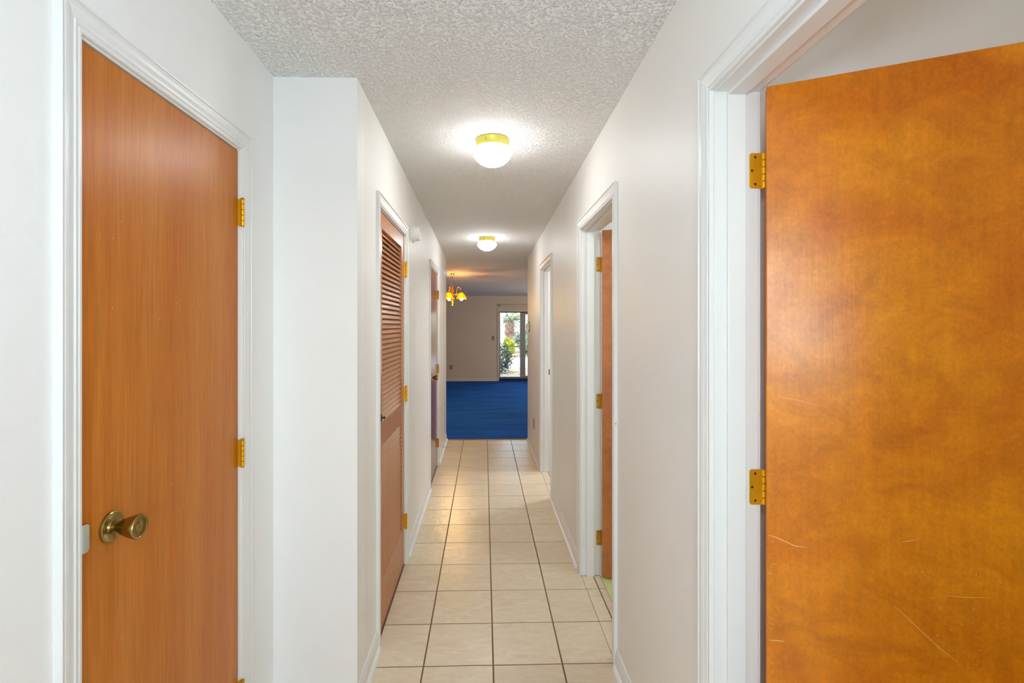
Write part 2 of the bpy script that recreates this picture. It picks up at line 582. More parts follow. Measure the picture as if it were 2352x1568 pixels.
struct(mb.obj('wall_living_left', M['living_wall']), 'left wall of the living room', 'wall')
mb = MB(); mb.wallbox(3.5, 3.62, Y_END_R - 0.2, Y_FAR + 0.15, -0.02)
struct(mb.obj('wall_living_right', M['living_wall']), 'right wall of the living room', 'wall')
SX0, SX1, SZ0, SZ1 = 0.395, 2.25, 0.045, 1.835          # glass door opening in the far wall
mb = MB()
mb.wallbox(-3.6, SX0, Y_FAR, Y_FAR + 0.15, -0.02)
mb.wallbox(SX1, 3.5, Y_FAR, Y_FAR + 0.15, -0.02)
mb.wallbox(SX0, SX1, Y_FAR, Y_FAR + 0.15, SZ1)
struct(mb.obj('wall_far', M['living_wall']), 'dim taupe far wall of the living room beside the glass door', 'wall')

# ceiling: one continuous board
mb = MB()
y0, y1 = -2.6, Y_FAR + 0.3
a, b = ceil_z(y0), ceil_z(y1)
mb.hexa([(-3.8, y0, a), (3.7, y0, a), (3.7, y1, b), (-3.8, y1, b), (-3.8, y0, a + .12), (3.7, y0, a + .12), (3.7, y1, b + .12), (-3.8, y1, b + .12)])
struct(mb.obj('ceiling', M['ceiling']), 'white stippled ceiling with two round lamps', 'ceiling')

# ------------------------------------------------------------------ floor with tiles
mb = MB(); mb.box(-1.72, 2.72, -2.52, Y_CARPET, -0.12, -0.0025)
floor = struct(mb.obj('floor', M['grout']), 'beige square floor tiles with brown grout along the hall', 'floor')
G = 0.0032
def tile_mesh(w, d):
    mb = MB()
    c = 0.0016
    x, y = w / 2, d / 2
    def rect(dx, z): return [(-x + dx, -y + dx, z), (x - dx, -y + dx, z), (x - dx, y - dx, z), (-x + dx, y - dx, z)]
    mb.loft([rect(0, -0.008), rect(0, -0.0014), rect(c, 0.0)])
    return mb.mesh('tile', M['tile'])
PITCH_X, PITCH_Y = 0.306, 0.3065
XS = [-0.266 + PITCH_X * k for k in range(-3, 5)]
YS = [2.178 + PITCH_Y * k for k in range(-15, 15)]
cache = {}
def add_tile(x0, x1, y0, y1):
    if x1 - x0 < 0.012 or y1 - y0 < 0.012: return
    w, d = round(x1 - x0, 4), round(y1 - y0, 4)
    key = (w, d)
    if key not in cache: cache[key] = tile_mesh(w, d)
    link('tile', cache[key], floor, ((x0 + x1) / 2, (y0 + y1) / 2, random.uniform(-0.0004, 0.0002)))
for j in range(len(YS) - 1):
    ya, yb = YS[j] + G, min(YS[j + 1] - G, Y_CARPET - 0.004)
    if ya > Y_CARPET - 0.02: break
    for i in range(len(XS) - 1):
        xa, xb = XS[i] + G, XS[i + 1] - G
        # the left limit changes at the wall end
        for (p, q, lim) in ((-9, 1.951, XN + 0.001), (1.955, 99, XL + 0.001)):
            y_a, y_b = max(ya, p), min(yb, q)
            if y_b <= y_a: continue
            lo, hi = max(xa, lim), min(xb, XR - 0.001)
            if hi > lo: add_tile(lo, hi, y_a, y_b)
    # strips inside the doorways on the right
    for (p, q, h) in (R0, R1, R2):
        y_a, y_b = max(ya, p + 0.002), min(yb, q - 0.002)
        if y_b - y_a < 0.01: continue
        add_tile(XR + 0.001, XS[6] - G - 0.0, y_a, y_b) if XS[6] - G > XR + 0.02 else None
        add_tile(XS[6] + G, XRO - 0.002, y_a, y_b)

mb = MB(); mb.box(-3.6, 3.5, Y_CARPET, Y_FAR + 0.1, -0.12, 0.004)
struct(mb.obj('floor', M['carpet']), 'deep blue carpet of the living room beyond the hall', 'carpet')
mb = MB(); mb.box(XRO, 2.6, 1.5, 3.75, -0.0024, 0.0)
struct(mb.obj('floor', M['vinyl']), 'pale green floor glimpsed under the half open brown door', 'floor')
mb = MB()
mb.loft([[(XL, Y_CARPET - 0.008, 0.0005), (XL, Y_CARPET + 0.010, 0.0045), (XL, Y_CARPET + 0.010, 0.0075), (XL, Y_CARPET, 0.007)],
         [(XR, Y_CARPET - 0.008, 0.0005), (XR, Y_CARPET + 0.010, 0.0045), (XR, Y_CARPET + 0.010, 0.0075), (XR, Y_CARPET, 0.007)]])
struct(mb.obj('trim_1', M['brass_old']), 'thin yellow edging strip between tiles and blue carpet', 'trim')

# ------------------------------------------------------------------ baseboards
# profile (out, z): flat board with beaded top
BASE = [(0, 0), (0.012, 0), (0.012, 0.052), (0.0105, 0.056), (0.012, 0.060), (0.0105, 0.066), (0.0075, 0.070), (0.0085, 0.075), (0.0065, 0.082), (0.003, 0.087), (0, 0.087)]
SHOE = [(0.012, 0), (0.027, 0), (0.0268, 0.006), (0.024, 0.013), (0.019, 0.018), (0.012, 0.021)]
def baseboard(side, x, sx, y0, y1, label, end0=False, end1=False):
    def sweep(prof, cut):
        mb = MB()
        e0 = [(x + sx * u, y0 + (cut if end0 else 0) * (1 if u > .02 else 0), z) for u, z in prof]
        e1 = [(x + sx * u, y1 - (cut if end1 else 0) * (1 if u > .02 else 0), z) for u, z in prof]
        return mb.loft([e0, e1])
    o = sweep(BASE, 0).obj('baseboard_' + side, M['trim'], loc=(x, (y0 + y1) / 2, 0), smooth=40)
    struct(o, label, 'baseboard')
    s = sweep(SHOE, 0.012).obj('shoe_moulding', M['trim'], o, loc=(x, (y0 + y1) / 2, 0), smooth=40)
    return o
def baseboard_x(side, y, sy, x0, x1, label, mat='trim'):
    o = MB().loft([[(x0, y + sy * u, z) for u, z in BASE], [(x1, y + sy * u, z) for u, z in BASE]]).obj('baseboard_' + side, M[mat], loc=((x0 + x1) / 2, y, 0), smooth=40)
    struct(o, label, 'baseboard')
    MB().loft([[(x0, y + sy * u, z) for u, z in SHOE], [(x1, y + sy * u, z) for u, z in SHOE]]).obj('shoe_moulding', M[mat], o, loc=((x0 + x1) / 2, y, 0), smooth=40)
    return o
CW = 0.058
baseboard('left', XN, 1, L1[1] + CW + 0.006, 1.953, 'white baseboard between nearest left door and wall end')
baseboard('left', XN, 1, -2.4, L1[0] - CW - 0.006, 'white baseboard of the entry left wall')
baseboard_x('left', 1.953, -1, XN, XL, 'white baseboard across the bright wall end')
baseboard('left', XL, 1, 1.941, L2[0] - CW - 0.006, 'short white baseboard before the louvered door', False, True)
baseboard('left', XL, 1, L2[1] + CW + 0.006, L3[0] - CW - 0.006, 'white baseboard between louvered door and dark glossy door', True, True)
baseboard('left', XL, 1, L3[1] + CW + 0.006, Y_CARPET + 0.02, 'white baseboard past the dark glossy door at the carpet', True, True)
baseboard('right', XR, -1, R0[1] + CW + 0.006, R1[0] - CW - 0.006, 'white baseboard between the near and middle right doorways', False, True)
baseboard('right', XR, -1, R1[1] + CW + 0.006, R2[0] - CW - 0.006, 'white baseboard between the middle and far right doorways', True, True)
baseboard('right', XR, -1, R2[1] + CW + 0.006, Y_CARPET + 0.02, 'white baseboard past the far right doorway at the carpet', True, True)
baseboard_x('far', Y_FAR, -1, -3.6, SX0 - 0.05, 'pale baseboard of the living room far wall', 'living_wall')

# ------------------------------------------------------------------ door casings and jambs
# casing profile: (u away from the opening, w out of the wall)
CAS = [(0, 0), (0, 0.0075), (0.002, 0.0100), (0.008, 0.0104), (0.0095, 0.0074), (0.0120, 0.0074), (0.0140, 0.0108), (0.0190, 0.0120),
       (0.0205, 0.0088), (0.0230, 0.0092), (0.0320, 0.0130), (0.0400, 0.0150), (0.0470, 0.0154), (0.0485, 0.0122), (0.0515, 0.0126), (0.0530, 0.0165), (0.0560, 0.0172), (CW, 0.0150), (CW, 0)]
def casing(root, x, s, op):
    """mitred casing of an opening on the wall face x; s = +1/-1 the way the wall faces"""
    y0, y1, h = op[0] - 0.005, op[1] + 0.005, op[2] + 0.005
    for yy, d in ((y0, -1), (y1, 1)):
        mb = MB()
        mb.loft([[(x + s * w, yy + d * u, 0.0) for u, w in CAS], [(x + s * w, yy + d * u, h + u) for u, w in CAS]])
        mb.obj('casing_leg', M['trim'], root, loc=(x, yy, 0))
    mb = MB()
    mb.loft([[(x + s * w, y0 - u, h + u) for u, w in CAS], [(x + s * w, y1 + u, h + u) for u, w in CAS]])
    mb.obj('casing_head', M['trim'], root, loc=(x, (y0 + y1) / 2, h))

def frame(n, label, x_out, x_in, s, op, stop=None, both=False):
    """door frame: casing on the hall side, jamb boards, stops; x_out the hall wall face, x_in the room side"""
    y0, y1, h = op
    root = empty('trim_%d' % n, (x_out, (y0 + y1) / 2, 0))
    struct(root, label, 'door frame')
    casing(root, x_out, s, op)
    if both: casing(root, x_in, -s, op)
    xa, xb = min(x_out, x_in), max(x_out, x_in)
    for a, b in ((y0 - JT, y0), (y1, y1 + JT)):
        MB().box(xa, xb, a, b, 0, h + JT).obj('jamb', M['trim'], root, loc=(x_out, a, 0), bevel=0.001)
    MB().box(xa, xb, y0, y1, h, h + JT).obj('jamb_head', M['trim'], root, loc=(x_out, (y0 + y1) / 2, h), bevel=0.001)
    if stop:
        for a, b in ((y0, y0 + 0.011), (y1 - 0.011, y1)):
            MB().box(stop[0], stop[1], a, b, 0, h).obj('door_stop_strip', M['trim'], root, loc=(stop[0], a, 0), bevel=0.0015)
        MB().box(stop[0], stop[1], y0 + 0.011, y1 - 0.011, h - 0.011, h).obj('door_stop_strip', M['trim'], root, loc=(stop[0], (y0 + y1) / 2, h), bevel=0.0015)
    return root

fr1 = frame(2, 'white moulded frame around the nearest left door', XN, XN - 0.115, 1, L1, (XN - 0.075, XN - 0.04))
fr2 = frame(3, 'white moulded frame around the louvered closet door', XL, XL - 0.115, 1, L2, (XL - 0.075, XL - 0.036))
fr3 = frame(4, 'white moulded frame around the dark glossy door', XL, XL - 0.115, 1, L3, (XL - 0.075, XL - 0.04))
fr4 = frame(5, 'white moulded frame of the nearest right doorway', XR, XRO, -1, R0, (0.611, 0.656), True)
fr5 = frame(6, 'white moulded frame of the middle right doorway', XR, XRO, -1, R1, (0.611, 0.656), True)
fr6 = frame(7, 'white moulded frame of the far right doorway', XR, XRO, -1, R2, (0.611, 0.656), True)

# ------------------------------------------------------------------ hinges
HH = 0.089
def rounded_leaf(x0, x1, y, t, z0, z1, r=0.006, side=-1):
    """thin plate in the plane y, rounded at the x end given by side"""
    pts = []
    if side < 0:
        corners = [(x1, z0), (x1, z1)]
        for k in range(5):
            a = math.pi / 2 + math.pi / 2 * k / 4
            pts.append((x0 + r + r * math.cos(a), z1 - r + r * math.sin(a)))
        for k in range(5):
            a = math.pi + math.pi / 2 * k / 4
            pts.append((x0 + r + r * math.cos(a), z0 + r + r * math.sin(a)))
        pts = [(x1, z1)] + pts + [(x1, z0)]
    return [(p[0], y, p[1]) for p in pts], [(p[0], y - t, p[1]) for p in pts]

def hinge_closed(root, x, y, z, mat='brass'):
    """hinge of a closed door on the left wall: leaf edges run out of the gap to the knuckle; x the door face"""
    kx = x + 0.0145
    mb = MB()
    seg = HH / 5
    for k in range(5):
        mb.lathe([(0.0035, z - HH / 2 + seg * k + 0.0004), (0.0062, z - HH / 2 + seg * k + 0.001), (0.0062, z - HH / 2 + seg * (k + 1) - 0.001), (0.0035, z - HH / 2 + seg * (k + 1) - 0.0004)], (kx, y, 0), n=14)
    h = mb.obj('hinge', M[mat], root, loc=(kx, y, z), smooth=40)
    mb = MB()
    mb.box(x - 0.012, kx - 0.003, y - 0.0032, y - 0.0008, z - HH / 2, z + HH / 2)
    mb.box(x - 0.012, kx - 0.003, y + 0.0008, y + 0.0032, z - HH / 2, z + HH / 2)
    mb.obj('leaf', M[mat], h, loc=(x, y, z))
    mb = MB()
    mb.lathe([(0.002, z + HH / 2), (0.0058, z + HH / 2 + 0.001), (0.0052, z + HH / 2 + 0.004), (0.001, z + HH / 2 + 0.006)], (kx, y, 0), n=14)
    mb.lathe([(0.001, z - HH / 2 - 0.004), (0.005, z - HH / 2 - 0.003), (0.0055, z - HH / 2), (0.002, z - HH / 2)], (kx, y, 0), n=14)
    mb.obj('pin', M['brass_old'], h, loc=(kx, y, z), smooth=40)
    return h

def hinge_open(root, px, py, z, jy, mat='brass'):
    """hinge of an open door on the right: leaf flat on the jamb face y=jy, knuckle at the pivot"""
    mb = MB()
    seg = HH / 5
    for k in range(5):
        mb.lathe([(0.0035, z - HH / 2 + seg * k + 0.0004), (0.0060, z - HH / 2 + seg * k + 0.001), (0.0060, z - HH / 2 + seg * (k + 1) - 0.001), (0.0035, z - HH / 2 + seg * (k + 1) - 0.0004)], (px, py, 0), n=14)
    h = mb.obj('hinge', M[mat], root, loc=(px, py, z), smooth=40)
    front, back = rounded_leaf(px - 0.037, px - 0.004, jy, 0.0022, z - HH / 2, z + HH / 2)
    MB().loft([front, back]).obj('leaf', M[mat], h, loc=(px - 0.02, jy, z))
    for sx, sz in ((px - 0.023, 0.034), (px - 0.031, 0.0), (px - 0.023, -0.034)):
        mb = MB()
        mb.lathe([(0.0034, jy - 0.0012), (0.0034, jy - 0.0026), (0.0024, jy - 0.0031), (0.0010, jy - 0.0024)], (sx, 0, z + sz), axis='y', n=12)
        mb.obj('screw', M['screw'], h, loc=(sx, jy, z + sz), smooth=40)
    return h

# ------------------------------------------------------------------ doors
def knob(root, x, y, z, mat):
    """round rosette and tulip knob facing +x"""
    ro = MB().lathe([(0.0005, 0), (0.031, 0), (0.0332, 0.0015), (0.0332, 0.005), (0.0312, 0.0068), (0.0298, 0.0068), (0.0284, 0.0058), (0.015, 0.0042), (0.013, 0.008), (0.0125, 0.011)],
                    (x, y, z), 'x', 36).obj('rosette', M[mat], root, loc=(x, y, z), smooth=35)
    MB().lathe([(0.009, 0.006), (0.0095, 0.018), (0.0125, 0.020), (0.0135, 0.023), (0.0165, 0.028), (0.0215, 0.040), (0.0252, 0.052), (0.0268, 0.060), (0.0270, 0.0635),
                (0.0258, 0.0655), (0.0240, 0.0650), (0.0225, 0.0632), (0.016, 0.0622), (0.009, 0.0626), (0.0055, 0.0645), (0.0005, 0.0650)],
               (x, y, z), 'x', 36).obj('knob', M[mat], ro, loc=(x, y, z), smooth=35)
    return ro

def closed_slab(n, x, op, mat, label, hinges, hmat='brass', t=0.035):
    y0, y1, h = op
    loc = (x, (y0 + y1) / 2, 0)
    d = MB().box(x - t, x, y0 + 0.003, y1 - 0.003, 0.010, h - 0.0035).obj('door_%d' % n, M[mat], loc=loc, bevel=0.0018)
    struct(d, label, 'door')
    for z in hinges:
        hinge_closed(d, x, y1 - 0.0005, z, hmat)
    return d
d1 = closed_slab(1, XN - 0.002, L1, 'wood_closet', 'closed reddish brown flat door with antique brass knob, nearest on the left', (1.873, 1.067, 0.26))
knob(d1, XN - 0.002, 1.114, 1.052, 'brass_antique')
# strike lip curving out of the near jamb over the door edge
def strike(root, x, y, z, mat, h=0.058):
    prof = [(-0.010, 0.0), (0.001, 0.0), (0.0035, 0.0018), (0.0045, 0.006), (0.0045, 0.016), (0.0030, 0.0185)]
    outer = [(x + a, y + b) for a, b in prof]
    inner = [(x + a - 0.0013, y + b + 0.0004) for a, b in prof]
    def ring(zz, k):
        f = lambda p: (p[0], min(p[1], y + k), zz)
        return [f(p) for p in outer] + [f(p) for p in reversed(inner)]
    lim = [(0.0, 0.009), (0.002, 0.0135), (0.005, 0.0170), (0.009, 0.0190)]
    MB().loft([ring(z - h / 2 + a, k) for a, k in lim] + [ring(z + h / 2 - a, k) for a, k in reversed(lim)]).obj('strike_plate', M[mat], root, loc=(x, y, z), smooth=30)
strike(fr1, XN, L1[0] + 0.003, 1.058, 'steel')

# louvered closet door: stiles, rails and every slat
x = XL - 0.003
y0, y1, h = L2
d2 = empty('door_2', (x, (y0 + y1) / 2, 0))
struct(d2, 'closed brown louvered closet door with three brass hinges', 'door')
ST, DT = 0.085, 0.032
za, zb, zc, zd = 0.246, 0.900, 1.018, 1.968
ya, yb = y0 + 0.003 + ST, y1 - 0.003 - ST
for a, b in ((y0 + 0.003, ya), (yb, y1 - 0.003)):
    MB().box(x - DT, x, a, b, 0.010, h - 0.003).obj('stile', M['wood_louver'], d2, loc=(x, (a + b) / 2, 1.0), bevel=0.002)
for a, b in ((0.010, za), (zb, zc), (zd, h - 0.003)):
    MB().box(x - DT, x - 0.0008, ya, yb, a, b).obj('rail', M['wood_louver'], d2, loc=(x, (ya + yb) / 2, (a + b) / 2), bevel=0.002)
mb = MB()
ang = math.radians(59)                      # outer edge lower
ux, uz = math.cos(ang), -math.sin(ang)
nx, nz = math.sin(ang), math.cos(ang)
wd, th = 0.0180, 0.0032
pr = []
for a, b in ((-wd, -th), (wd - .002, -th), (wd, -th + .002), (wd, th - .002), (wd - .002, th), (-wd, th)):
    pr.append((a * ux + b * nx, a * uz + b * nz))
hl = (yb - ya) / 2
mb.loft([[(p[0], -hl, p[1]) for p in pr], [(p[0], hl, p[1]) for p in pr]])
slat_me = mb.mesh('louver_slat', M['wood_louver'])
PS = 0.0250
for z_lo, z_hi in ((za, zb), (zc, zd)):
    n = int((z_hi - z_lo) / PS)
    for k in range(n):
        link('louver_slat', slat_me, d2, (x - DT / 2 + 0.001, (ya + yb) / 2, z_lo + (k + 0.5) * (z_hi - z_lo) / n))
for z in (1.842, 1.066, 0.268):
    hinge_closed(d2, x, y1 - 0.0005, z)
mb = MB()
mb.box(x - 0.001, x + 0.004, y0 + 0.055, y0 + 0.071, 1.030, 1.062)
mb.lathe([(0.004, 0.003), (0.004, 0.012), (0.007, 0.014), (0.007, 0.019), (0.004, 0.021)], (x, y0 + 0.063, 1.046), 'x', 14)
o = mb.obj('latch_pull', M['screw'], d2, loc=(x, y0 + 0.063, 1.046), smooth=35)
o['label'] = 'small dark metal latch pull'

d3 = closed_slab(3, XL - 0.002, L3, 'wood_dark', 'closed dark brown glossy door with brass knob near the carpet', (1.81, 1.03, 0.245), 'brass_old')
knob(d3, XL - 0.002, 4.66, 1.0, 'brass_antique')
strike(fr3, XL, L3[0] + 0.004, 1.0, 'brass')

def open_slab(n, pivot, deg, w, h, mat, label, hinge_z, jamb_y, hmat):
    a = math.radians(deg)
    d = MB().box(0.003, w, -0.038, -0.003, 0.012, h).obj('door_%d' % n, M[mat], bevel=0.0018)
    d.location = (pivot[0], pivot[1], 0)
    d.rotation_euler = (0, 0, a - math.pi / 2)
    struct(d, label, 'door')
    for z in hinge_z:
        hh = hinge_open(None, pivot[0], pivot[1], z, jamb_y, hmat)
        # hinge belongs to the door; keep it where it stands on the jamb
        hh.parent = d
        hh.matrix_parent_inverse = pmat(d).inverted()
    return d
d4 = open_slab(4, (0.707, R0[1] - 0.001), 64, 0.822, R0[2] - 0.003, 'wood_birch', 'large orange varnished door standing open on the right with scratches', (1.886, 1.088, 0.26), R0[1], 'brass')
d5 = open_slab(5, (0.706, R1[1] - 0.001), 68, 0.726, R1[2] - 0.004, 'wood_birch_dull', 'orange brown door standing open inside the middle right doorway', (1.856, 1.041, 0.226), R1[1], 'brass_old')

# scratches and chips on the orange door (door frame: u along the width, z up)
def scratch(mb, pts, w):
    pts = [Vector(p) for p in pts]
    y = -0.0381
    for i in range(len(pts) - 1):
        a, b = pts[i], pts[i + 1]
        t = (b - a).normalized()
        nrm = Vector((-t.y, t.x)) * w / 2
        wa = 1.0 if i else 0.4
        wb = 1.0 if i < len(pts) - 2 else 0.3
        q = [a - nrm * wa, b - nrm * wb, b + nrm * wb, a + nrm * wa]
        mb.hexa([(p.x, y - 0.0003, p.y) for p in q] + [(p.x, y + 0.0006, p.y) for p in q])
mb = MB()
scratch(mb, [(0.008, 0.982), (0.022, 0.980), (0.040, 0.974), (0.062, 0.966), (0.09, 0.966)], 0.0018)
scratch(mb, [(0.008, 0.725), (0.025, 0.728), (0.044, 0.731)], 0.0017)
scratch(mb, [(0.020, 1.323), (0.06, 1.318), (0.09, 1.312), (0.118, 1.304)], 0.0009)
scratch(mb, [(0.255, 0.868), (0.29, 0.835), (0.33, 0.798), (0.365, 0.772)], 0.0010)
scratch(mb, [(0.268, 1.012), (0.284, 1.018), (0.300, 1.024)], 0.0012)
scratch(mb, [(0.345, 0.91), (0.38, 0.914), (0.41, 0.92)], 0.0009)
scratch(mb, [(0.008, 0.968), (0.018, 0.967)], 0.0010)
rnd = random.Random(3)
for k in range(46):
    if k < 26: u, z = rnd.uniform(0.30, 0.44), rnd.uniform(0.76, 0.98)
    else: u, z = rnd.uniform(0.006, 0.014), rnd.uniform(0.64, 0.95)
    if 37 < k: u, z = rnd.uniform(0.02, 0.4), rnd.uniform(0.7, 1.4)
    L = rnd.uniform(0.0015, 0.005) if k < 26 or k > 37 else rnd.uniform(0.003, 0.011)
    an = rnd.uniform(-1.2, 1.2) if k < 26 else rnd.uniform(-0.3, 0.3)
    scratch(mb, [(u, z), (u + L * math.cos(an), z + L * math.sin(an))], rnd.uniform(0.0008, 0.0018))
sc = link('scratches', mb.mesh('scratches', M['scratch']), d4)
sc['kind'] = 'stuff'
# nicks on the nearest left door
mb = MB()
for k in range(16):
    yy, zz = rnd.uniform(1.08, 1.62), rnd.choice([rnd.uniform(0.75, 1.25), rnd.uniform(1.3, 1.9)])
    L = rnd.uniform(0.002, 0.006)
    xx = XN - 0.0021
    an = rnd.uniform(0.6, 1.6)
    p, q = Vector((yy, zz)), Vector((yy + L * math.cos(an), zz + L * math.sin(an)))
    t = (q - p).normalized(); nn = Vector((-t.y, t.x)) * rnd.uniform(0.0004, 0.0009)
    pp = [p - nn, q - nn, q + nn, p + nn]
    mb.hexa([(xx, a.x, a.y) for a in pp] + [(xx + 0.0004, a.x, a.y) for a in pp])
sc = mb.obj('scratches', M['scratch'], d1, loc=(XN, 1.35, 0))
sc['kind'] = 'stuff'
# strike plate of the far right doorway
MB().box(0.640, 0.668, R2[1] - 0.0016, R2[1] - 0.0002, 0.985, 1.043).obj('strike_plate', M['screw'], fr6, loc=(0.655, R2[1], 1.014))
yn = R1[0] - 0.005 - CW
MB().lathe([(0.0005, yn - 0.0012), (0.003, yn - 0.0010), (0.0035, yn + 0.0005)], (XR - 0.008, 0, 1.066), 'y', 10).obj('nail_head', M['brass_old'], fr5, loc=(XR - 0.008, yn, 1.066))

# ------------------------------------------------------------------ ceiling lamps
def ceiling_lamp(name, x, y, label):
    z = ceil_z(y) + 0.001
    r = empty(name, (x, y, z))
    tag(r, label, 'ceiling lamp', 'flush ceiling lamps of the hall')
    MB().lathe([(0.078, 0.0), (0.0835, -0.001), (0.0845, -0.006), (0.0825, -0.009), (0.0815, -0.036), (0.083, -0.041), (0.079, -0.043), (0.076, -0.030)],
               (x, y, z), n=40, cap=False).obj('brass_collar', M['collar'], r, loc=(x, y, z), smooth=35)
    prof = [(0.076, -0.036), (0.083, -0.047), (0.093, -0.057), (0.0985, -0.069), (0.0985, -0.078), (0.094, -0.090), (0.084, -0.104), (0.068, -0.118), (0.046, -0.130), (0.022, -0.137), (0.001, -0.139)]
    rings = []
    for rr, hh in prof:
        ring = []
        for i in range(48):
            a = 2 * math.pi * i / 48
            q = rr * (1 + 0.012 * math.cos(12 * a))
            ring.append((x + q * math.cos(a), y + q * math.sin(a), z + hh))
        rings.append(ring)
    MB().loft(rings).obj('glass_dome', M['opal'], r, loc=(x, y, z), smooth=60)
    MB().lathe([(0.0015, -0.078), (0.0015, -0.088), (0.0045, -0.089), (0.0045, -0.093), (0.001, -0.094)], (x - 0.035, y, z - 0.030), 'y', 10).obj('thumb_screw', M['brass_old'], r, loc=(x - 0.035, y - 0.08, z - 0.03), smooth=40)
    return r
lp1 = ceiling_lamp('ceiling_lamp', 0.043, 2.56, 'round opal ceiling lamp with brass collar, the nearer and larger one')
lp2 = dup(lp1, (0.030, 5.16, ceil_z(5.16) + 0.001), 'round opal ceiling lamp with brass collar, the farther and smaller one')

# ------------------------------------------------------------------ chandelier
cx, cy = -0.528, 8.25
cz = ceil_z(cy)
ch = empty('chandelier', (cx, cy, cz))
tag(ch, 'brass chandelier with lit amber glass shades hanging in the living room', 'chandelier')
BM = M['brass_chandelier']
MB().lathe([(0.001, 0), (0.034, 0), (0.036, -0.005), (0.028, -0.016), (0.014, -0.026), (0.006, -0.034)], (cx, cy, cz), n=28).obj('canopy', BM, ch, loc=(cx, cy, cz), smooth=40)
mb = MB()
zt, zb_ = cz - 0.032, 2.178
nl = 8
for k in range(nl):
    zc_ = zt - (k + 0.5) * (zt - zb_) / nl
    hl_ = (zt - zb_) / nl * 0.66
    pts = []
    for i in range(13):
        a = 2 * math.pi * i / 12
        u, w = 0.009 * math.cos(a), hl_ * math.sin(a)
        pts.append((cx + (u if k % 2 else 0), cy + (0 if k % 2 else u), zc_ + w))
    mb.tube(pts, 0.0022, 6)
mb.obj('chain', M['brass_old'], ch, loc=(cx, cy, zb_), smooth=60)
pts = [(cx + 0.022 * math.cos(2 * math.pi * i / 16), cy, 2.150 + 0.026 * math.sin(2 * math.pi * i / 16)) for i in range(17)]
MB().tube(pts, 0.0035, 8).obj('loop', BM, ch, loc=(cx, cy, 2.15), smooth=60)
MB().lathe([(0.003, 2.126), (0.010, 2.120), (0.008, 2.112), (0.016, 2.100), (0.024, 2.082), (0.020, 2.062), (0.013, 2.050), (0.020, 2.040), (0.030, 2.020), (0.034, 2.000), (0.026, 1.980),
            (0.016, 1.965), (0.020, 1.955), (0.032, 1.940), (0.030, 1.915), (0.018, 1.895), (0.010, 1.880)], (cx, cy, 0), n=24).obj('column', BM, ch, loc=(cx, cy, 2.0), smooth=50)
MB().lathe([(0.010, 1.882), (0.018, 1.872), (0.020, 1.862), (0.012, 1.850), (0.009, 1.842), (0.013, 1.834), (0.010, 1.824), (0.002, 1.814)], (cx, cy, 0), n=20).obj('finial', BM, ch, loc=(cx, cy, 1.85), smooth=50)
light('chandelier_glow', 'POINT', (cx, cy, 1.80), 26.0, (1.0, 0.58, 0.17), size=0.10)
RA = 0.185
arm0 = shade0 = None
for k in range(5):
    a = math.radians(-34 - 72 * k)
    if arm0 is None:
        path = [(0.030, -0.340), (0.062, -0.352), (0.085, -0.330), (0.088, -0.300), (0.092, -0.262), (0.108, -0.238), (0.132, -0.228), (0.158, -0.236), (0.176, -0.256), (RA, -0.288), (RA, -0.322)]
        mb = MB().tube([(p, 0, q) for p, q in path], 0.0048, 8)
        curl = [(0.085 + 0.024 * (1 - i / 14) * math.cos(i * 0.62 + 0.4), 0, -0.345 + 0.024 * (1 - i / 14) * math.sin(i * 0.62 + 0.4)) for i in range(13)]
        mb.tube(curl, 0.0038, 6)
        mb.lathe([(0.006, -0.300), (0.020, -0.312), (0.024, -0.326), (0.020, -0.334)], (RA, 0, 0), n=18)
        arm_me = mb.mesh('arm', BM, 60)
        prof = [(0.022, -0.326), (0.034, -0.334), (0.050, -0.352), (0.064, -0.378), (0.076, -0.404), (0.086, -0.424), (0.0875, -0.4245), (0.0775, -0.4035), (0.0655, -0.3775), (0.0515, -0.3515), (0.035, -0.333), (0.022, -0.325)]
        rings = []
        for rr, hh in prof[:6]:
            rings.append([(RA + rr * (1 + 0.03 * math.cos(10 * t) * (rr / 0.086)) * math.cos(t), rr * (1 + 0.03 * math.cos(10 * t) * (rr / 0.086)) * math.sin(t), hh) for t in [2 * math.pi * i / 40 for i in range(40)]])
        mb = MB(); mb.loft(rings, True, False)
        shade_me = mb.mesh('shade', M['amber'], 60)
        mb = MB().lathe([(0.010, -0.335), (0.013, -0.350), (0.020, -0.372), (0.030, -0.396), (0.032, -0.412), (0.026, -0.430), (0.012, -0.442), (0.001, -0.445)], (RA, 0, 0), n=20)
        bulb_me = mb.mesh('bulb', M['bulb'], 60)
        arm0 = True
    am = link('arm', arm_me, ch); am.rotation_euler = (0, 0, a)
    sh = link('shade', shade_me, am)
    link('bulb', bulb_me, am)

# ------------------------------------------------------------------ small fittings on the walls
def detector(name, x, y, z, r, depth, label, cat):
    o = MB().lathe([(0.001, 0), (r, 0), (r * 1.0, depth * 0.22), (r * 0.93, depth * 0.30), (r * 0.87, depth * 0.31), (r * 0.86, depth * 0.42)], (x, y, z), 'x', 36).obj(name, M['white_plastic'], loc=(x, y, z), smooth=40)
    tag(o, label, cat)
    MB().lathe([(r * 0.80, depth * 0.30), (r * 0.80, depth * 0.9), (r * 0.74, depth), (r * 0.3, depth * 1.02), (0.001, depth * 1.02)], (x, y, z), 'x', 36).obj('cover', M['white_plastic'], o, loc=(x, y, z), smooth=40)
    MB().lathe([(0.001, depth * 1.0), (0.006, depth * 1.0), (0.006, depth * 1.05), (0.001, depth * 1.06)], (x, y - r * 0.3, z), 'x', 12).obj('test_button', M['cream_plastic'], o, loc=(x, y, z), smooth=40)
    return o
detector('smoke_detector', XL, 3.455, 2.132, 0.064, 0.052, 'round white smoke detector on the wall beside the louvered door', 'detector')
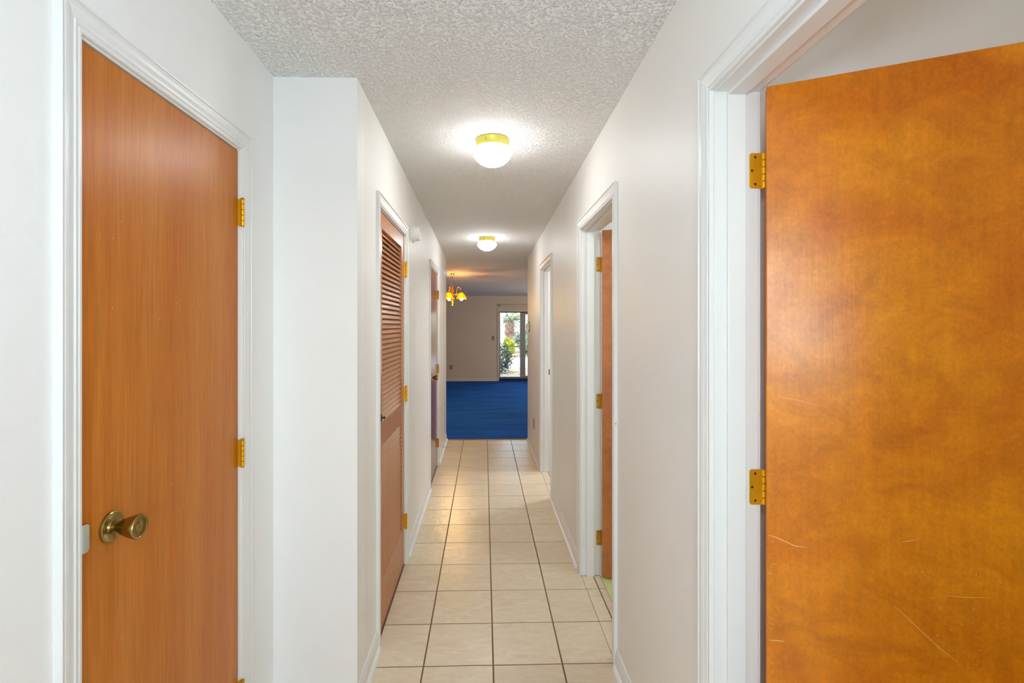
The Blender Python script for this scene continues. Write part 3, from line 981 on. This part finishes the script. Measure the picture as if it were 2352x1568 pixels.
detector('smoke_detector', XL, 6.14, 2.135, 0.052, 0.036, 'small round white detector high on the left wall near the blue carpet', 'detector')

o = MB().lathe([(0.001, 0), (0.0045, 0.0), (0.0055, 0.006), (0.003, 0.010), (0.001, 0.010)], (XL, 3.53, 1.775), 'x', 12)
o.box(XL + 0.002, XL + 0.009, 3.5285, 3.5315, 1.760, 1.775)
tag(o.obj('wall_hook', M['white_plastic'], loc=(XL, 3.53, 1.775), smooth=40), 'tiny white hook on the wall after the louvered door', 'hook')

# low access panel by the carpet
pn = MB().box(XL, XL + 0.004, 5.56, 6.02, 0.14, 0.56).obj('access_panel', M['hall_wall'], loc=(XL, 5.79, 0.35), bevel=0.0015)
tag(pn, 'low painted panel on the left wall past the dark door', 'panel')
mb = MB()
for a in ((5.55, 5.57, 0.13, 0.57), (6.01, 6.03, 0.13, 0.57), (5.57, 6.01, 0.13, 0.15), (5.57, 6.01, 0.55, 0.57)):
    mb.box(XL, XL + 0.007, *a)
mb.obj('panel_frame', M['trim'], pn, loc=(XL, 5.79, 0.35))

# spring door stop
ds = MB().lathe([(0.001, 0.0), (0.012, 0.0), (0.011, 0.004), (0.006, 0.008)], (XL + 0.012, 5.90, 0.045), 'x', 14).obj('door_bumper', M['steel'], loc=(XL + 0.012, 5.90, 0.045), smooth=40)
tag(ds, 'small spring door bumper on the baseboard near the carpet', 'door bumper')
pts = [(XL + 0.018 + 0.058 * i / 80, 5.90 + 0.0055 * math.cos(i * 0.8), 0.045 + 0.0055 * math.sin(i * 0.8)) for i in range(81)]
MB().tube(pts, 0.0013, 5).obj('spring', M['steel'], ds, loc=(XL + 0.04, 5.90, 0.045), smooth=60)
MB().lathe([(0.001, 0.075), (0.007, 0.075), (0.0075, 0.085), (0.005, 0.090), (0.001, 0.090)], (XL, 5.90, 0.045), 'x', 12).obj('rubber_tip', M['white_plastic'], ds, loc=(XL + 0.08, 5.90, 0.045), smooth=40)

# thermostat at the right corner
th_ = MB().box(XR - 0.006, XR, 6.30, 6.42, 1.405, 1.535).obj('thermostat', M['tan_plastic'], loc=(XR, 6.36, 1.47), bevel=0.001)
tag(th_, 'small white thermostat on a tan plate at the right wall corner', 'thermostat')
MB().box(XR - 0.036, XR - 0.006, 6.315, 6.405, 1.425, 1.515).obj('cover', M['white_plastic'], th_, loc=(XR, 6.36, 1.47), bevel=0.004)
MB().lathe([(0.001, -0.044), (0.018, -0.044), (0.020, -0.036), (0.001, -0.036)], (XR, 6.36, 1.47), 'x', 20).obj('dial', M['white_plastic'], th_, loc=(XR, 6.36, 1.47), smooth=40)

def plate_y(name, x, y, z, mat, label, cat, kind):
    """wall plate on a wall facing -y"""
    o = MB().box(x - 0.036, x + 0.036, y - 0.005, y, z - 0.058, z + 0.058).obj(name, M[mat], loc=(x, y, z), bevel=0.002)
    tag(o, label, cat)
    if kind == 'outlet':
        for dz in (-0.02, 0.02):
            f = MB().lathe([(0.001, -0.005), (0.0165, -0.005), (0.0160, -0.008), (0.001, -0.008)], (x, y, z + dz), 'y', 20).obj('socket', M[mat], o, loc=(x, y, z + dz), smooth=40)
            mb = MB()
            for dx in (-0.006, 0.006):
                mb.box(x + dx - 0.001, x + dx + 0.001, y - 0.0085, y - 0.0075, z + dz - 0.004, z + dz + 0.005)
            mb.obj('slots', M['dark_slot'], f, loc=(x, y, z + dz))
    else:
        MB().hexa([(x - .004, y - .005, z - .010), (x + .004, y - .005, z - .010), (x + .004, y - .004, z + .010), (x - .004, y - .004, z + .010),
                   (x - .003, y - .012, z + .002), (x + .003, y - .012, z + .002), (x + .003, y - .014, z + .010), (x - .003, y - .014, z + .010)]).obj('toggle', M['white_plastic'], o, loc=(x, y, z))
    return o
plate_y('wall_outlet', -0.873, Y_FAR, 0.371, 'tan_plastic', 'tan outlet low on the far living room wall', 'outlet', 'outlet')
plate_y('light_switch', 0.235, Y_FAR, 1.141, 'tan_plastic', 'tan light switch with white toggle beside the glass door', 'light switch', 'switch')
# outlet on the right hall wall
o = MB().box(XR - 0.006, XR, 5.70, 5.772, 0.288, 0.404).obj('wall_outlet', M['tan_plastic'], loc=(XR, 5.736, 0.346), bevel=0.002)
tag(o, 'tan outlet low on the right hall wall near the carpet', 'outlet')
for dz in (-0.02, 0.02):
    f = MB().lathe([(0.001, -0.006), (0.0165, -0.006), (0.0160, -0.009), (0.001, -0.009)], (XR, 5.736, 0.346 + dz), 'x', 20).obj('socket', M['tan_plastic'], o, loc=(XR, 5.736, 0.346 + dz), smooth=40)
    mb = MB()
    for dy in (-0.006, 0.006):
        mb.box(XR - 0.0095, XR - 0.0085, 5.736 + dy - 0.001, 5.736 + dy + 0.001, 0.346 + dz - 0.004, 0.346 + dz + 0.005)
    mb.obj('slots', M['dark_slot'], f, loc=(XR, 5.736, 0.346 + dz))

# ------------------------------------------------------------------ sliding glass door in the far wall
sd = empty('door_6', ((SX0 + SX1) / 2, Y_FAR + 0.06, SZ0))
struct(sd, 'tall sliding glass door looking out on a palm and shrubs', 'glass door')
yf = Y_FAR
def bar(name, x0, x1, z0, z1, mat='grey_metal', y0=0.03, y1=0.07, parent=None):
    return MB().box(x0, x1, yf + y0, yf + y1, z0, z1).obj(name, M[mat], parent or sd, loc=((x0 + x1) / 2, yf + y0, (z0 + z1) / 2), bevel=0.002)
bar('outer_frame', SX0, SX0 + 0.012, SZ0, SZ1, 'grey_metal', 0.0, 0.14)
bar('outer_frame', SX1 - 0.03, SX1, SZ0, SZ1, 'grey_metal', 0.0, 0.14)
bar('outer_frame', SX0, SX1, SZ1 - 0.022, SZ1, 'dark_metal', 0.0, 0.14)
bar('sill', SX0, SX1, 0.0, 0.062, 'dark_metal', -0.012, 0.14)
bar('track', SX0, SX1, 0.062, 0.088, 'blue_sill', 0.01, 0.12)
x1m, x2m = 0.955, 1.055
bar('stile', SX0 + 0.012, SX0 + 0.03, 0.088, SZ1 - 0.022)
bar('stile', x1m, x2m, 0.088, SZ1 - 0.022)
bar('rail', SX0 + 0.03, x1m, 0.088, 0.105, 'blue_sill')
bar('crossbar', SX0 + 0.03, x1m, 0.905, 0.925)
bar('stile', x2m, x2m + 0.045, 0.088, SZ1 - 0.022, 'grey_metal', 0.075, 0.115)
bar('rail', x2m + 0.045, SX1 - 0.03, 0.088, 0.13, 'grey_metal', 0.075, 0.115)
bar('rail', x2m + 0.045, SX1 - 0.03, SZ1 - 0.07, SZ1 - 0.022, 'grey_metal', 0.075, 0.115)
bar('crossbar', x2m + 0.045, SX1 - 0.03, 0.78, 0.80, 'dark_metal', 0.075, 0.115)
bar('pane', SX0 + 0.03, x1m, 0.105, SZ1 - 0.022, 'pane', 0.048, 0.053)
bar('pane', x2m + 0.045, SX1 - 0.03, 0.13, SZ1 - 0.07, 'pane', 0.093, 0.098)
# flat casing and traverse rod over the glass door
t = empty('trim_8', ((SX0 + SX1) / 2, Y_FAR, SZ1))
struct(t, 'flat casing around the sliding glass door', 'trim')
MB().box(SX0 - 0.045, SX0, yf - 0.012, yf, 0.0, SZ1 + 0.09).obj('casing_leg', M['living_wall'], t, loc=(SX0, yf, 0.9), bevel=0.002)
MB().box(SX0, SX1 + 0.045, yf - 0.012, yf, SZ1, SZ1 + 0.09).obj('casing_head', M['living_wall'], t, loc=(SX0, yf, SZ1), bevel=0.002)
rd = MB().box(SX0 + 0.02, 2.5, yf - 0.075, yf - 0.05, 1.985, 2.015).obj('curtain_rod', M['living_wall'], loc=(1.4, yf - 0.06, 2.0), bevel=0.004)
tag(rd, 'bare curtain rod fixed above the sliding glass door', 'curtain rod')
for bx in (SX0 + 0.03, 1.4, 2.46):
    MB().box(bx - 0.012, bx + 0.012, yf - 0.05, yf, 1.97, 2.03).obj('bracket', M['grey_metal'], rd, loc=(bx, yf - 0.02, 2.0), bevel=0.002)

# unseen window added behind the camera to go with the area light
wd_ = empty('added_window_1', (-0.10, -2.46, 0.92))
struct(wd_, 'added unseen window behind the camera at the fill light', 'window')
for a in ((-0.72, -0.66, 0.92, 2.32), (0.46, 0.52, 0.92, 2.32), (-0.66, 0.46, 0.92, 0.98), (-0.66, 0.46, 2.26, 2.32), (-0.66, 0.46, 1.60, 1.64)):
    MB().box(a[0], a[1], -2.5, -2.42, a[2], a[3]).obj('window_frame', M['trim'], wd_, loc=(a[0], -2.46, a[2]))
MB().box(-0.66, 0.46, -2.47, -2.465, 0.98, 2.26).obj('pane', M['pane'], wd_, loc=(-0.1, -2.467, 1.6))

# ------------------------------------------------------------------ garden outside
mb = MB(); mb.box(-30, 30, Y_FAR + 0.15, 18.6, -0.4, -0.12)
mb.box(-30, 30, 23.4, 60, -0.4, -0.12)
tag(struct(mb.obj('ground', M['lawn'], loc=(0, 20, -0.12)), 'dry leaf strewn lawn outside the glass door', 'lawn'))
mb = MB(); mb.box(-30, 30, 18.6, 23.4, -0.4, -0.105)
struct(mb.obj('path', M['drive'], loc=(0, 21, -0.105)), 'pale concrete path crossing the garden', 'path')

def leaf_mass(name, c, rx, ry, rz, n, size, mat, label, cat, group=None, seed=1):
    """shrub: one stem clump and a shell of small leaves"""
    rr = random.Random(seed)
    root = empty(name, (c[0], c[1], c[2]))
    tag(root, label, cat, group)
    mb = MB()
    for k in range(5):
        a = rr.uniform(0, 6.28)
        mb.tube([(c[0], c[1], c[2]), (c[0] + rx * .3 * math.cos(a), c[1] + ry * .3 * math.sin(a), c[2] + rz * .7), (c[0] + rx * .6 * math.cos(a), c[1] + ry * .6 * math.sin(a), c[2] + rz * 1.5)], [0.02, 0.014, 0.006], 5)
    mb.obj('stems', M['bark'], root, loc=c)
    mb = MB()
    for k in range(n):
        a, b = rr.uniform(0, 6.283), math.acos(rr.uniform(-0.95, 1))
        q = rr.uniform(0.62, 1.0) * (1 + 0.12 * math.sin(5 * a) * math.sin(3 * b))
        p = Vector((c[0] + rx * q * math.sin(b) * math.cos(a), c[1] + ry * q * math.sin(b) * math.sin(a), c[2] + rz + rz * q * math.cos(b)))
        d = Vector((rr.gauss(0, 1), rr.gauss(0, 1), rr.gauss(0.3, 1))).normalized()
        e = d.cross(Vector((rr.gauss(0, 1), rr.gauss(0, 1), rr.gauss(0, 1)))).normalized()
        L = size * rr.uniform(0.6, 1.3)
        nn = d.cross(e) * 0.15 * L
        mb.add([p, p + d * L * .5 + e * L * .28 + nn, p + d * L, p + d * L * .5 - e * L * .28 + nn], [(0, 1, 2), (0, 2, 3)])
    o = mb.obj('foliage', mat, root, loc=c)
    return root
leaf_mass('shrub', (0.42, 16.4, -0.12), 0.55, 0.5, 0.48, 1500, 0.09, M['leaf_dark'], 'dark green bush close outside the glass door', 'shrub', seed=2)
leaf_mass('shrub', (1.14, 24.5, -0.12), 0.40, 0.30, 0.46, 1300, 0.12, M['leaf_yellow'], 'sunlit yellow green shrub below the palm', 'shrub', seed=3)
leaf_mass('shrub', (2.12, 25.3, -0.12), 0.30, 0.30, 0.50, 1200, 0.12, M['leaf_grey'], 'grey green shrub right of the yellow shrub', 'shrub', seed=4)
leaf_mass('shrub', (0.34, 25.2, -0.12), 0.36, 0.34, 0.55, 1500, 0.14, M['leaf_yellow'], 'yellow green shrub behind, left of the palm', 'shrub', seed=5)
leaf_mass('shrub', (2.75, 28.9, -0.12), 1.1, 0.4, 0.68, 1500, 0.14, M['leaf_grey'], 'grey green hedge behind, right of the palm', 'shrub', seed=6)
leaf_mass('shrub', (3.6, 22.6, -0.12), 0.8, 0.6, 0.75, 1200, 0.12, M['leaf_yellow'], 'yellow green shrub seen in the second glass panel', 'shrub', seed=8)

# palm with ragged trunk and fronds
px_, py_ = 1.42, 27.4
pm = empty('palm_tree', (px_, py_, -0.12))
tag(pm, 'palm tree with a ragged swelling trunk outside the glass door', 'tree')
rr = random.Random(9)
rings = []
for z, r in ((-0.12, 0.20), (0.5, 0.16), (0.8, 0.17), (1.15, 0.22), (1.4, 0.24), (1.6, 0.20), (1.75, 0.12)):
    rings.append([(px_ + r * (1 + rr.uniform(-.08, .08)) * math.cos(2 * math.pi * i / 12), py_ + r * math.sin(2 * math.pi * i / 12), z) for i in range(12)])
MB().loft(rings).obj('trunk', M['bark'], pm, loc=(px_, py_, 0), smooth=60)
mb = MB()
for k in range(60):
    a, z = rr.uniform(0, 6.283), rr.uniform(0.8, 1.6)
    r = 0.2 + 0.03 * math.sin(z * 3)
    b = (px_ + r * math.cos(a), py_ + r * math.sin(a), z)
    e = (px_ + (r + 0.09) * math.cos(a), py_ + (r + 0.09) * math.sin(a), z + 0.16)
    mb.tube([b, e], [0.03, 0.012], 4)
mb.obj('leaf_bases', M['bark'], pm, loc=(px_, py_, 1.4))
for k in range(28):
    a = 2 * math.pi * k / 28 + rr.uniform(-.15, .15)
    el = rr.uniform(0.1, 1.35)
    L = rr.uniform(1.0, 1.5)
    mb = MB()
    pts = []
    for i in range(8):
        t = i / 7
        rad = L * t * math.cos(el)
        z = 1.66 + L * t * math.sin(el) - 0.7 * t * t
        pts.append(Vector((px_ + rad * math.cos(a), py_ + rad * math.sin(a), z)))
    mb.tube(pts, [0.016 - 0.0015 * i for i in range(8)], 4)
    side = Vector((-math.sin(a), math.cos(a), 0))
    for i in range(2, 8):
        for j in (0, 0.5):
            p = pts[i] if not j or i == 7 else pts[i].lerp(pts[i + 1], 0.5)
            for s in (-1, 1):
                tip = p + side * s * 0.32 * (1.15 - i / 9) + Vector((math.cos(a), math.sin(a), 0)) * 0.14 + Vector((0, 0, -0.12))
                w = Vector((math.cos(a), math.sin(a), 0)) * 0.02
                mb.add([p - w, p + w, tip], [(0, 1, 2)])
    mb.obj('frond', M['palm_leaf'], pm, loc=(px_, py_, 1.85))
# pale trunk at the left edge of the pane
pt = empty('tree', (0.86, 23.9, -0.12))
tag(pt, 'pale slender tree trunk at the left edge of the glass door view', 'tree')
MB().tube([(0.86, 23.9, -0.12), (0.88, 23.9, 0.8), (0.85, 23.9, 1.8), (0.92, 23.9, 3.2)], [0.10, 0.085, 0.08, 0.06], 10).obj('trunk', M['bark_pale'], pt, loc=(0.86, 23.9, 0), smooth=60)
MB().tube([(0.85, 23.9, 1.8), (0.6, 23.9, 2.6), (0.4, 23.8, 3.3)], [0.05, 0.04, 0.02], 8).obj('branch', M['bark_pale'], pt, loc=(0.85, 23.9, 1.8), smooth=60)
